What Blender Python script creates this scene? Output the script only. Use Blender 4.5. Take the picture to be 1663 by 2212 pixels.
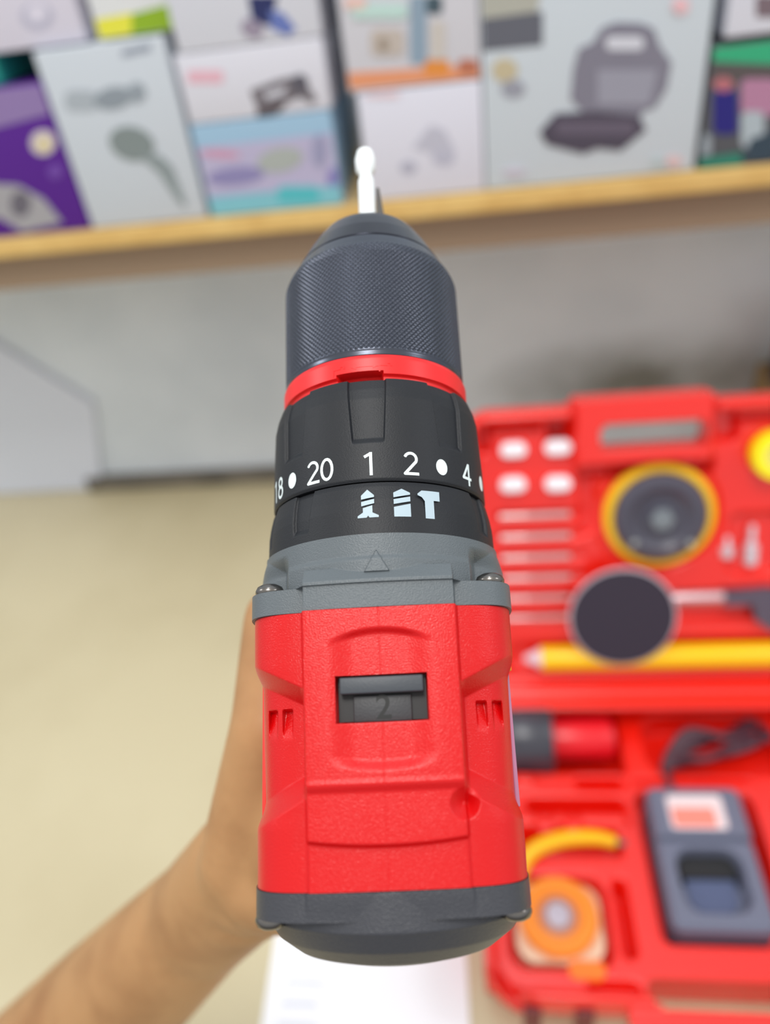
import bpy, bmesh, math, random
import numpy as np
from mathutils import Vector, Matrix
R_ = math.radians
random.seed(4); np.random.seed(4)
for o in list(bpy.data.objects): bpy.data.objects.remove(o)
SC = bpy.context.scene
COL = SC.collection

# ------------------------------------------------------------------ camera
FPX = 1650.0; CAMH = 0.62
def nrm(v): v = np.array(v, float); return v / np.linalg.norm(v)
_X = nrm((12431, 540, 1650)); _Z = nrm((-310, 2094, 1650)); _X = nrm(_X - _Z * (_X @ _Z)); _Y = np.cross(_Z, _X)
CM = np.array([_X, _Y, _Z]); CP = np.array([0, 0, CAMH])
cam = bpy.data.cameras.new('camera'); camo = bpy.data.objects.new('camera', cam); COL.objects.link(camo)
m = Matrix([list(CM[0]) + [CP[0]], list(CM[1]) + [CP[1]], list(CM[2]) + [CP[2]], [0, 0, 0, 1]])
camo.matrix_world = m
cam.sensor_fit = 'VERTICAL'; cam.sensor_height = 36; cam.sensor_width = 36
cam.lens = FPX / 2212 * 36
cam.clip_start = 0.01
cam.dof.use_dof = True; cam.dof.focus_distance = 0.155; cam.dof.aperture_fstop = 6.6
cam.dof.aperture_blades = 0
SC.camera = camo
# ------------------------------------------------------------------ light
SC.view_settings.view_transform = 'Standard'; SC.view_settings.look = 'None'
SC.view_settings.gamma = 1; SC.view_settings.use_curve_mapping = False
SC.view_settings.exposure = 0.0
w = bpy.data.worlds.new('world'); SC.world = w; w.use_nodes = True
wn = w.node_tree; bg = wn.nodes['Background']; bg.inputs[1].default_value = 0.84    # room surroundings: bright ceiling, duller floor
wt = wn.nodes.new('ShaderNodeTexCoord'); wx = wn.nodes.new('ShaderNodeSeparateXYZ'); wr = wn.nodes.new('ShaderNodeValToRGB')
wm = wn.nodes.new('ShaderNodeMapRange'); wm.inputs['From Min'].default_value = -1; wm.inputs['From Max'].default_value = 1
cr = wr.color_ramp; cr.elements[0].position = .3; cr.elements[0].color = (.32, .31, .30, 1); cr.elements[1].position = .85; cr.elements[1].color = (1.1, 1.1, 1.08, 1)
ce = cr.elements.new(.5); ce.color = (.86, .9, .95, 1)
wn.links.new(wt.outputs['Generated'], wx.inputs[0]); wn.links.new(wx.outputs['Z'], wm.inputs['Value']); wn.links.new(wm.outputs[0], wr.inputs[0]); wn.links.new(wr.outputs[0], bg.inputs[0])
def area(name, loc, target, size, power, col, sy=None):
    l = bpy.data.lights.new(name, 'AREA'); l.energy = power; l.color = col; l.size = size
    if sy: l.shape = 'RECTANGLE'; l.size_y = sy
    o = bpy.data.objects.new(name, l); COL.objects.link(o); o.location = loc
    o.rotation_euler = (Vector(target) - Vector(loc)).to_track_quat('-Z', 'Y').to_euler(); return o
area('ceiling_or_fill_lamp', (-0.05, -0.35, 2.3), (0, 0.4, 0.1), 0.5, 17, (1, 0.975, 0.93), 0.5)
area('ceiling_tube', (-0.08, 0.45, 2.3), (-0.08, 0.45, 0), 0.13, 6, (0.92, 0.96, 1), 1.1)
area('ceiling_or_fill_lamp', (1.35, 0.2, 1.5), (0, 0.4, 0.3), 0.3, 4, (0.92, 0.96, 1))  # added side lamp below ceiling height, streaks the chuck and lifts wall and cartons
area('ceiling_or_fill_lamp', (-1.4, 0.3, 1.45), (0, 0.4, 0.3), 0.3, 4, (0.95, 0.98, 1))  # matching low lamp added at left for the chuck's edge streak

# ------------------------------------------------------------------ helpers
def lin(c):
    r = []
    for v in c:
        v = v / 255; r.append(v / 12.92 if v <= 0.04045 else ((v + 0.055) / 1.055) ** 2.4)
    return tuple(r) + (1,)
MATS = {}
def mat(name, rgb, rough=0.5, metal=0.0, bump=0.0, bscale=600, bdist=0.0002, rgb2=None, vscale=8, spec=0.5, coat=0.0, sss=0, detail=2, lo=.35, hi=.65):
    if name in MATS: return MATS[name]
    mt = bpy.data.materials.new(name); mt.use_nodes = True; nt = mt.node_tree; b = nt.nodes['Principled BSDF']
    b.inputs['Base Color'].default_value = lin(rgb); b.inputs['Roughness'].default_value = rough
    b.inputs['Metallic'].default_value = metal; b.inputs['Specular IOR Level'].default_value = spec
    b.inputs['Coat Weight'].default_value = coat
    if sss: b.inputs['Subsurface Weight'].default_value = sss; b.inputs['Subsurface Scale'].default_value = 0.004
    tc = nt.nodes.new('ShaderNodeTexCoord')
    if rgb2:
        n = nt.nodes.new('ShaderNodeTexNoise'); n.inputs['Scale'].default_value = vscale; n.inputs['Detail'].default_value = detail + 2
        rp = nt.nodes.new('ShaderNodeValToRGB'); rp.color_ramp.elements[0].position = lo; rp.color_ramp.elements[1].position = hi
        rp.color_ramp.elements[0].color = lin(rgb); rp.color_ramp.elements[1].color = lin(rgb2)
        nt.links.new(tc.outputs['Object'], n.inputs['Vector']); nt.links.new(n.outputs['Fac'], rp.inputs['Fac']); nt.links.new(rp.outputs['Color'], b.inputs['Base Color'])
    if bump:
        n = nt.nodes.new('ShaderNodeTexNoise'); n.inputs['Scale'].default_value = bscale; n.inputs['Detail'].default_value = detail
        bp = nt.nodes.new('ShaderNodeBump'); bp.inputs['Strength'].default_value = bump; bp.inputs['Distance'].default_value = bdist
        nt.links.new(tc.outputs['Object'], n.inputs['Vector']); nt.links.new(n.outputs['Fac'], bp.inputs['Height']); nt.links.new(bp.outputs['Normal'], b.inputs['Normal'])
    MATS[name] = mt; return mt

def tag(o, label=None, cat=None, group=None, kind=None):
    if label: o['label'] = label
    if cat: o['category'] = cat
    if group: o['group'] = group
    if kind: o['kind'] = kind
    return o
def empty(name, M=None, **k):
    o = bpy.data.objects.new(name, None); o.empty_display_size = .01; COL.objects.link(o)
    if M is not None: o.matrix_world = M
    return tag(o, **k)
def link(name, me, mt, parent=None, M=None, smooth=True, fix=True):
    if fix:
        b = bmesh.new(); b.from_mesh(me); bmesh.ops.recalc_face_normals(b, faces=b.faces); b.to_mesh(me); b.free()
    o = bpy.data.objects.new(name, me); COL.objects.link(o)
    if mt: me.materials.append(mt)
    if smooth is True: me.polygons.foreach_set('use_smooth', [True] * len(me.polygons))
    if parent: o.parent = parent
    if M is not None: o.matrix_local = M
    return o
def mesh(name, v, f):
    me = bpy.data.meshes.new(name); me.from_pydata([tuple(map(float, p)) for p in v], [], [tuple(map(int, q)) for q in f]); me.update(); return me
def sm(x, a, b):  # smoothstep from a (0) to b (1)
    t = np.clip((x - a) / (b - a), 0, 1); return t * t * (3 - 2 * t)

class MB:
    def __init__(s): s.v = []; s.f = []
    def add(s, v, f):
        n = len(s.v); s.v += [tuple(p) for p in v]; s.f += [tuple(i + n for i in q) for q in f]; return s
    def box(s, c, d, M=None, bev=0):
        bm = bmesh.new(); bmesh.ops.create_cube(bm, size=1)
        for q in bm.verts: q.co = Vector((q.co.x * d[0], q.co.y * d[1], q.co.z * d[2]))
        if bev: bmesh.ops.bevel(bm, geom=bm.edges[:], offset=bev, segments=3, affect='EDGES', profile=.5)
        for q in bm.verts:
            q.co += Vector(c)
            if M: q.co = M @ q.co
        bm.verts.index_update(); s.add([q.co[:] for q in bm.verts], [[q.index for q in f.verts] for f in bm.faces]); bm.free(); return s
    def lathe(s, prof, axis_M, n=64):   # prof: (r,z) list, around local z
        v = []; f = []
        for r, z in prof:
            for k in range(n):
                a = 2 * math.pi * k / n; v.append(axis_M @ Vector((r * math.cos(a), r * math.sin(a), z)))
        for i in range(len(prof) - 1):
            for k in range(n): f.append((i * n + k, i * n + (k + 1) % n, (i + 1) * n + (k + 1) % n, (i + 1) * n + k))
        if prof[0][0] > 1e-6: f.append(tuple(range(n)))
        if prof[-1][0] > 1e-6: f.append(tuple((len(prof) - 1) * n + k for k in range(n)))
        return s.add([p[:] for p in v], f)
    def prism(s, pts, M, z0, z1):
        n = len(pts); v = [M @ Vector((x, y, z0)) for x, y in pts] + [M @ Vector((x, y, z1)) for x, y in pts]
        return s.add([p[:] for p in v], [tuple(range(n)), tuple(range(n, 2 * n))] + [(i, (i + 1) % n, n + (i + 1) % n, n + i) for i in range(n)])
    def tube(s, path, r, n=14):
        P = [Vector(p) for p in path]; rs = r if isinstance(r, (list, tuple)) else [r] * len(P); v = []; f = []
        up = Vector((0.13, 0.2, 1)).normalized()
        for i, p in enumerate(P):
            t = (P[min(i + 1, len(P) - 1)] - P[max(i - 1, 0)]).normalized(); a = t.cross(up).normalized(); b = t.cross(a)
            for k in range(n):
                q = 2 * math.pi * k / n; v.append(p + (a * math.cos(q) + b * math.sin(q)) * rs[i])
        for i in range(len(P) - 1):
            for k in range(n): f.append((i * n + k, i * n + (k + 1) % n, (i + 1) * n + (k + 1) % n, (i + 1) * n + k))
        f.append(tuple(range(n))); f.append(tuple((len(P) - 1) * n + k for k in range(n)))
        return s.add([p[:] for p in v], f)
    def build(s, name, mt, parent=None, M=None, smooth='auto'):
        o = link(name, mesh(name, s.v, s.f), mt, parent, M, smooth=False)
        if smooth == 'auto':
            me = o.data; me.polygons.foreach_set('use_smooth', [True] * len(me.polygons))
            me.set_sharp_from_angle(angle=R_(38))
        return o
def cat(pts, n=8):  # smooth path through points
    P = [Vector(p) for p in pts]; out = []
    for i in range(len(P) - 1):
        a = P[max(i - 1, 0)]; b = P[i]; c = P[i + 1]; d = P[min(i + 2, len(P) - 1)]
        for k in range(n):
            t = k / n; out.append(0.5 * ((2 * b) + (c - a) * t + (2 * a - 5 * b + 4 * c - d) * t * t + (3 * b - a - 3 * c + d) * t ** 3))
    out.append(P[-1]); return out
def ell(cx, cy, rx, ry, n=36, rot=0):
    return [(cx + rx * math.cos(t) * math.cos(rot) - ry * math.sin(t) * math.sin(rot), cy + rx * math.cos(t) * math.sin(rot) + ry * math.sin(t) * math.cos(rot)) for t in [2 * math.pi * k / n for k in range(n)]]
def rrect(x0, x1, y0, y1, r, n=6):
    o = []
    for cx, cy, a in ((x1 - r, y1 - r, 0), (x0 + r, y1 - r, 90), (x0 + r, y0 + r, 180), (x1 - r, y0 + r, 270)):
        for k in range(n + 1): t = R_(a + 90 * k / n); o.append((cx + r * math.cos(t), cy + r * math.sin(t)))
    return o
def hf_solid(name, x0, x1, y0, y1, step, mask, top, z0, mt, parent=None, M=None):
    """moulded solid: height field over a masked outline, closed at the sides and underneath"""
    nx = int(round((x1 - x0) / step)); ny = int(round((y1 - y0) / step))
    xs = np.linspace(x0, x1, nx + 1); ys = np.linspace(y0, y1, ny + 1); X, Y = np.meshgrid(xs, ys, indexing='ij')
    Zt = top(X, Y); N = (nx + 1) * (ny + 1)
    v = np.concatenate([np.stack([X, Y, Zt], -1).reshape(-1, 3), np.stack([X, Y, z0(X, Y) if callable(z0) else np.full_like(X, z0)], -1).reshape(-1, 3)])
    xc = (xs[:-1] + xs[1:]) / 2; yc = (ys[:-1] + ys[1:]) / 2; XC, YC = np.meshgrid(xc, yc, indexing='ij'); K = mask(XC, YC)
    idx = lambda i, j: i * (ny + 1) + j
    f = []; nt = 0
    I, J = np.nonzero(K)
    for i, j in zip(I, J): f.append((idx(i, j), idx(i + 1, j), idx(i + 1, j + 1), idx(i, j + 1)))
    nt = len(f)
    for i, j in zip(I, J):
        f.append((N + idx(i, j), N + idx(i, j + 1), N + idx(i + 1, j + 1), N + idx(i + 1, j)))
        for di, dj, a, b in ((-1, 0, idx(i, j), idx(i, j + 1)), (1, 0, idx(i + 1, j + 1), idx(i + 1, j)), (0, -1, idx(i + 1, j), idx(i, j)), (0, 1, idx(i, j + 1), idx(i + 1, j + 1))):
            p, q = i + di, j + dj
            if p < 0 or q < 0 or p >= nx or q >= ny or not K[p, q]: f.append((a, b, N + b, N + a))
    me = mesh(name, v, f)
    sf = [True] * nt + [False] * (len(f) - nt); me.polygons.foreach_set('use_smooth', sf)
    b = bmesh.new(); b.from_mesh(me); bmesh.ops.delete(b, geom=[q for q in b.verts if not q.link_faces], context='VERTS'); b.to_mesh(me); b.free()
    return link(name, me, mt, parent, M, smooth=False, fix=False)
def sdr(X, Y, x0, x1, y0, y1, r):   # signed distance of a rounded rectangle
    cx, cy, hx, hy = (x0 + x1) / 2, (y0 + y1) / 2, (x1 - x0) / 2 - r, (y1 - y0) / 2 - r
    dx = np.abs(X - cx) - hx; dy = np.abs(Y - cy) - hy
    return np.hypot(np.maximum(dx, 0), np.maximum(dy, 0)) + np.minimum(np.maximum(dx, dy), 0) - r

# picture geometry of real planes
def ray(px, py): return CM @ nrm(((px - 831.5) / FPX, (1106 - py) / FPX, -1))
def on_y(px, py, y): d = ray(px, py); return CP + d * (y / d[1])
def cam_pt(px, py, depth): return Vector(CP + CM @ np.array(((px - 831.5) / FPX * depth, (1106 - py) / FPX * depth, -depth)))

# ------------------------------------------------------------------ materials
RED = mat('red_textured_plastic', (208, 6, 10), .3, bump=.7, bscale=3600, bdist=.00013, spec=.4, detail=1)
GREY = mat('grey_textured_plastic', (92, 99, 103), .42, bump=.7, bscale=3600, bdist=.00013, spec=.5, detail=1)
CAPG = mat('charcoal_textured_plastic', (58, 59, 65), .38, bump=.8, bscale=3200, bdist=.00018, spec=.5, detail=1)
BLK = mat('black_matt_plastic', (22, 24, 29), .5, bump=.5, bscale=3400, bdist=.0001, spec=.4, detail=1)
BLK2 = mat('black_smooth_plastic', (22, 20, 22), .4)
BLK3 = mat('dark_grey_slider_plastic', (62, 66, 72), .45, bump=.3, bscale=2000, bdist=.0001)
CHUCK = mat('black_oxide_steel', (78, 82, 92), .25, metal=.9, spec=.6)
REDS = mat('red_satin_plastic', (236, 20, 22), .38)
STEEL = mat('bright_steel', (190, 190, 188), .2, metal=1)
STEELD = mat('darkened_steel', (120, 116, 112), .25, metal=1)
WHITEINK = mat('white_ink', (228, 240, 240), .5)
GREYINK = mat('pale_grey_ink', (178, 196, 206), .5)

# ================================================================== SETTING
WY = 0.875
WALL = mat('grey_painted_wall', (220, 228, 236), .8, bump=.2, bscale=60, bdist=.001, rgb2=(204, 213, 222), vscale=6)
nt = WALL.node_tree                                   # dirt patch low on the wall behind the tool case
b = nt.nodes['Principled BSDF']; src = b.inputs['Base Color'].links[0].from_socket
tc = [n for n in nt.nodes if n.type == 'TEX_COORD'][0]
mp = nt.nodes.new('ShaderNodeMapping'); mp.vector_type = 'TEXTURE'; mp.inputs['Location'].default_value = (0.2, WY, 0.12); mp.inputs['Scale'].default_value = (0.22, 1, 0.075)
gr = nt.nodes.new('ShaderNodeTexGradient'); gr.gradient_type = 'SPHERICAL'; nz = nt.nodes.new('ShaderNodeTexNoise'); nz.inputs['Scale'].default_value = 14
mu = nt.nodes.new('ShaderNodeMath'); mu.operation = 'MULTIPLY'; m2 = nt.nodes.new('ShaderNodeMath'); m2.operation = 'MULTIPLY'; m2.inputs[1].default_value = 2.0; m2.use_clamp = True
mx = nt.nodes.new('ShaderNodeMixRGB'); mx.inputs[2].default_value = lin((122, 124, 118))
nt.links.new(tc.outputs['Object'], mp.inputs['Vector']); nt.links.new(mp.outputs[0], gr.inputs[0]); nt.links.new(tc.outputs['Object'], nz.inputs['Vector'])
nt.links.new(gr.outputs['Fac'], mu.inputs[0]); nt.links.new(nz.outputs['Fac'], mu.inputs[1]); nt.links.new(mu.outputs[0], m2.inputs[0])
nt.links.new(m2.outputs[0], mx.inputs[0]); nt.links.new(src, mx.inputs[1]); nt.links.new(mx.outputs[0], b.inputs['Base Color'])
wb = MB().box((0, WY + .05, 0.8), (3.4, .1, 3.2)).build('wall_back', WALL); tag(wb, kind='structure')
tr = MB().box((0.1, WY - .006, 0.011), (1.36, .012, .022), bev=.002).build('baseboard_back', mat('dirty_dark_trim', (92, 88, 80), .8, rgb2=(120, 114, 104), vscale=20)); tag(tr, kind='structure')

desk = empty('desk', label='pale beige laminate desk pushed against the grey wall', cat='desk')
MB().box((0, .3 - .01, -.0125), (2.4, 1.16, .025), bev=.002).build('desktop', mat('beige_laminate', (208, 197, 164), .42, rgb2=(186, 173, 138), vscale=3.2, lo=.42, hi=.8, spec=.3), desk)
for x in (-1.1, 1.1): MB().box((x, .3, -.38), (.03, 1.0, .71)).build('side_panel', MATS['beige_laminate'], desk)
MB().box((0, .3, -.745), (3.4, 1.6, .02)).build('floor', mat('floor_tile', (150, 145, 138), .5))
tag(bpy.data.objects['floor'], kind='structure')

pn = MB().prism([(-.95, .001), (-.562, .001), (-.522, .142), (-.62, .238), (-.95, .47)], Matrix(((1, 0, 0, 0), (0, 0, -1, WY), (0, 1, 0, 0), (0, 0, 0, 1))), .001, .007).build('lit_patch_panel', mat('lit_patch_white', (214, 220, 234), .6))  # added bright panel painting the lit wall; its slant draws the shelf's shadow edge
tag(pn, 'bright panel shaped as the lit wall patch under the slanted shelf shadow at the far left', 'board')
rc = MB().box((.372, .80, .075), (.09, .1, .15), bev=.001).build('cardboard_box', mat('brown_card', (150, 122, 82), .8)); tag(rc, 'brown cardboard box behind the open tool case at the right edge', 'box')
rd = empty('red_can', Matrix.Translation((.352, .80, .1505)), label='dark red can standing on the brown cardboard box', cat='can')
MB().lathe([(.026, 0), (.028, .003), (.028, .03), (.0275, .031), (.0275, .034), (0, .034)], Matrix.Identity(4), 40).build('base', mat('can_dark', (50, 38, 48), .4), rd)
MB().lathe([(.0275, .034), (.028, .036), (.028, .078), (.024, .086), (0, .087)], Matrix.Identity(4), 40).build('body', mat('can_red', (140, 40, 44), .4), rd)

# shelf
SF, SZ = .679, .4235
sh = empty('wall_shelf', label='wooden wall shelf with a light wood front edge carrying cartons', cat='shelf')
MB().box((-.05, (SF + .003 + WY) / 2, SZ - .008), (1.7, WY - SF - .003, .016)).build('board', mat('shelf_board', (190, 165, 120), .6), sh)
MB().box((-.05, SF + .0015, SZ - .0085), (1.7, .003, .017), bev=.0008).build('front_edging', mat('yellow_wood_edge', (226, 190, 118), .5, rgb2=(212, 172, 100), vscale=30), sh)
MB().box((-.05, SF + .022, SZ - .034), (1.7, .018, .036)).build('support_batten', mat('brown_batten', (150, 128, 106), .7), sh)

# ---- cartons on the shelf: front faces on real planes, printed pictures lie on those faces
def carton(name, x0, x1, z0, z1, rgb, label, yf=.684, depth=.13, pics=(), group=None):
    e = empty(name, Matrix.Translation(((x0 + x1) / 2, yf + depth / 2, z0)), label=label, cat='box')
    if group: e['group'] = group
    cx, cy = (x0 + x1) / 2, yf + depth / 2
    MB().box((0, 0, (z1 - z0) / 2 + .0002), (x1 - x0, depth, z1 - z0 - .0006), bev=.0012).build('carton', mat('card_%d_%d_%d' % rgb, rgb, .55, spec=.3), e)
    for i, (nm, col, pts) in enumerate(pics):
        lift = .0003 + .00012 * i; q = []
        for p in pts:
            P = on_y(p[0], p[1], yf); q.append((min(max(P[0], x0 + .001), x1 - .001) - cx, min(max(P[2], z0 + .001), z1 - .001) - z0))
        M = Matrix(((1, 0, 0, 0), (0, 0, -1, yf - cy), (0, 1, 0, 0), (0, 0, 0, 1)))
        MB().prism(q, M, .0, lift).build(nm, mat('print_%d_%d_%d' % col, col, .5, spec=.3), e, smooth=False)
    return e
PP = 'printed_picture'
carton('purple_carton', -.47, -.3462, SZ, .5425, (84, 30, 136), 'purple carton with a lilac top band at the left end of the shelf', pics=[
    ('printed_band', (140, 118, 168), [(-60, 195), (90, 150), (115, 245), (-60, 290)]),
    ('printed_disc', (206, 196, 196), ell(93, 308, 27, 27)), ('printed_disc', (214, 200, 150), ell(95, 312, 15, 14)), ('printed_disc', (110, 70, 160), ell(120, 370, 16, 16)),
    (PP, (160, 158, 162), [(-40, 395), (40, 400), (95, 430), (135, 480), (50, 500), (0, 470), (-40, 470)]), (PP, (104, 100, 110), ell(45, 440, 22, 28))])
carton('shower_head_carton', -.3445, -.2355, SZ, .564, (196, 203, 211), 'pale grey carton printed with a grey hand shower', pics=[
    ('printed_text', (150, 158, 172), [(262, 108), (325, 92), (326, 110), (264, 124)]),
    (PP, (168, 176, 184), rrect(140, 210, 195, 240, 15)), (PP, (140, 149, 158), ell(245, 212, 42, 24, rot=-.2)), (PP, (146, 155, 164), ell(295, 200, 20, 22)),
    (PP, (128, 138, 138), ell(285, 310, 50, 36, rot=.3)), (PP, (136, 146, 148), [(300, 335), (345, 335), (372, 360), (402, 440), (398, 448), (378, 425), (345, 375)])])
carton('cyan_carton', -.2315, -.1122, SZ, .4985, (150, 182, 206), 'low light blue carton with a teal bottom band under two white cartons', pics=[
    (PP, (180, 174, 202), [(425, 320), (735, 285), (745, 400), (440, 425)]), (PP, (196, 150, 176), ell(475, 332, 45, 10, rot=.1)), (PP, (138, 132, 176), ell(510, 380, 62, 20, rot=-.1)),
    (PP, (166, 172, 168), ell(605, 345, 50, 26, rot=-.2)), (PP, (150, 150, 180), ell(690, 325, 16, 36)), (PP, (128, 120, 180), ell(722, 385, 14, 24)),
    ('printed_band', (126, 188, 200), [(440, 432), (745, 398), (750, 460), (440, 470)]), ('printed_band', (84, 182, 190), rrect(600, 690, 402, 438, 12))])
carton('tool_picture_carton', -.2305, -.1105, .4987, .5495, (212, 212, 222), 'white carton printed with a dark clamp, on the light blue carton', pics=[
    ('printed_text', (222, 176, 190), rrect(405, 482, 152, 180, 6)),
    (PP, (112, 106, 112), [(540, 195), (600, 172), (655, 160), (668, 190), (685, 215), (672, 225), (650, 210), (610, 225), (600, 245), (560, 250), (548, 215)]),
    (PP, (196, 196, 206), [(570, 200), (620, 185), (612, 205), (575, 215)]), (PP, (92, 84, 88), ell(585, 236, 34, 12, rot=-.4)), (PP, (90, 88, 98), ell(648, 180, 18, 20))])
carton('drill_picture_carton', -.2255, -.1095, .5497, .68, (210, 212, 222), 'white carton printed with a navy and blue tool, topmost above the clamp carton', pics=[
    (PP, (44, 50, 96), [(535, -10), (600, -10), (590, 35), (610, 60), (580, 55), (545, 50)]), (PP, (102, 118, 180), [(582, 20), (612, 28), (640, 62), (622, 78), (585, 62)]), (PP, (150, 140, 158), ell(545, 62, 26, 20, rot=.5))])
carton('pale_lilac_carton', -.380, -.2995, .5652, .68, (212, 208, 222), 'pale lilac carton with a faint round picture behind the shower head carton', yf=.69, pics=[
    (PP, (180, 178, 196), ell(80, 35, 36, 30)), (PP, (212, 208, 222), ell(80, 28, 22, 20))])
carton('yellow_green_carton', -.289, -.2235, .5655, .68, (222, 224, 226), 'white carton with a yellow and green band along its bottom', yf=.69, pics=[
    ('printed_band', (224, 220, 70), [(205, 42), (285, 28), (285, 75), (205, 95)]), ('printed_band', (140, 174, 40), [(285, 30), (395, 5), (395, 60), (285, 75)])])
carton('teal_carton', -.50, -.382, .543, .66, (40, 150, 138), 'teal carton on top of the purple carton', yf=.69)
carton('white_drawing_carton', -.0888, .0105, SZ, .5075, (214, 214, 226), 'plain white carton with a faint grey drawing under the orange banded carton', pics=[
    (PP, (186, 186, 200), [(890, 320), (930, 270), (960, 280), (985, 330), (960, 355), (930, 330)]), (PP, (172, 172, 188), ell(882, 362, 18, 14)), (PP, (182, 182, 198), ell(958, 342, 24, 16)), ('printed_text', (226, 198, 204), rrect(790, 860, 196, 210, 4))])
carton('orange_banded_carton', -.0945, .0105, .5079, .68, (206, 206, 214), 'pale carton with an orange bottom band and a blue bottle picture', pics=[
    ('printed_band', (222, 150, 112), [(740, 158), (1040, 140), (1040, 172), (740, 195)]), ('printed_band', (222, 142, 66), rrect(915, 970, 128, 165, 10)), ('printed_band', (180, 112, 88), rrect(990, 1032, 128, 160, 8)),
    (PP, (138, 158, 176), rrect(885, 922, -10, 138, 8)), (PP, (70, 88, 98), rrect(920, 955, -10, 30, 8)), (PP, (196, 190, 184), rrect(930, 962, 45, 130, 8)), (PP, (188, 178, 170), rrect(800, 872, 62, 120, 14)), (PP, (150, 136, 122), ell(828, 96, 12, 14)), (PP, (186, 214, 208), rrect(760, 880, 8, 40, 8)), ('printed_text', (226, 190, 180), rrect(745, 790, -5, 18, 4))])
carton('grill_carton', .0118, .1808, SZ, .68, (199, 208, 216), 'large pale carton printed with an open dark sandwich maker', pics=[
    (PP, (98, 100, 110), [(1030, 35), (1172, 25), (1172, 98), (1035, 112)]), (PP, (172, 172, 162), [(1032, -20), (1168, -20), (1160, 25), (1032, 42)]),
    (PP, (190, 178, 148), ell(1090, 152, 28, 26)), (PP, (150, 152, 164), ell(1108, 192, 26, 20)),
    (PP, (126, 124, 138), [(1300, 60), (1330, 48), (1385, 50), (1412, 62), (1425, 100), (1450, 135), (1440, 190), (1415, 232), (1390, 240), (1375, 262), (1265, 248), (1232, 215), (1238, 150), (1250, 105), (1280, 92)]),
    (PP, (150, 150, 164), [(1290, 150), (1420, 150), (1402, 225), (1290, 225)]), (PP, (204, 206, 216), rrect(1308, 1390, 78, 108, 12)),
    (PP, (78, 72, 86), [(1165, 285), (1200, 245), (1290, 240), (1380, 250), (1395, 280), (1340, 325), (1290, 320), (1260, 332), (1180, 312)]), (PP, (100, 92, 108), rrect(1200, 1370, 262, 290, 10)),
    ('printed_mark', (226, 184, 190), ell(1470, 12, 18, 18)), ('printed_mark', (214, 184, 184), ell(1455, 348, 18, 12)), ('printed_mark', (176, 190, 190), ell(1420, 350, 12, 8)), ('printed_mark', (196, 186, 198), ell(1110, 372, 24, 7))])
carton('dark_multicolour_carton', .184, .34, SZ, .5115, (88, 90, 96), 'dark carton with a bright green top band at the right end of the shelf', pics=[
    ('printed_band', (54, 168, 122), [(1525, 92), (1700, 82), (1700, 140), (1525, 135)]), ('printed_band', (90, 84, 84), [(1510, 140), (1600, 140), (1700, 142), (1700, 175), (1510, 175)]),
    (PP, (40, 36, 120), rrect(1540, 1592, 195, 290, 14)), (PP, (178, 108, 116), ell(1562, 182, 22, 16)), (PP, (176, 126, 156), rrect(1600, 1680, 170, 250, 14)), (PP, (170, 182, 190), rrect(1600, 1650, 240, 320, 14)),
    (PP, (54, 70, 84), [(1620, 300), (1700, 270), (1700, 350), (1600, 350)]), ('printed_band', (46, 128, 108), [(1490, 345), (1600, 330), (1600, 372), (1490, 380)]), (PP, (150, 160, 168), rrect(1505, 1535, 290, 335, 8))])
carton('small_white_carton', .1915, .34, .5155, .68, (214, 216, 228), 'white carton at the top right corner standing on the dark carton', pics=[(PP, (120, 104, 112), rrect(1632, 1700, -10, 38, 6))])

# paper on the desk
pp = empty('paper_sheet', label='white printed paper sheet lying on the desk beside the tool case', cat='paper')
MB().prism([(-.176, .13), (-.176 - .004, .33), (-.034, .335), (-.024, .134)], Matrix.Identity(4), .0004, .0009).build('sheet', mat('white_paper', (250, 251, 255), .6), pp, smooth=False)
tx = MB()
for k in range(9): tx.prism([(-.165, .19 + k * .014), (-.14 + .03 * random.random(), .19 + k * .014), (-.14, .194 + k * .014), (-.165, .194 + k * .014)], Matrix.Identity(4), .0009, .00095)
tx.build('printed_lines', mat('faint_ink', (226, 230, 240), .6), pp, smooth=False)

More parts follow.
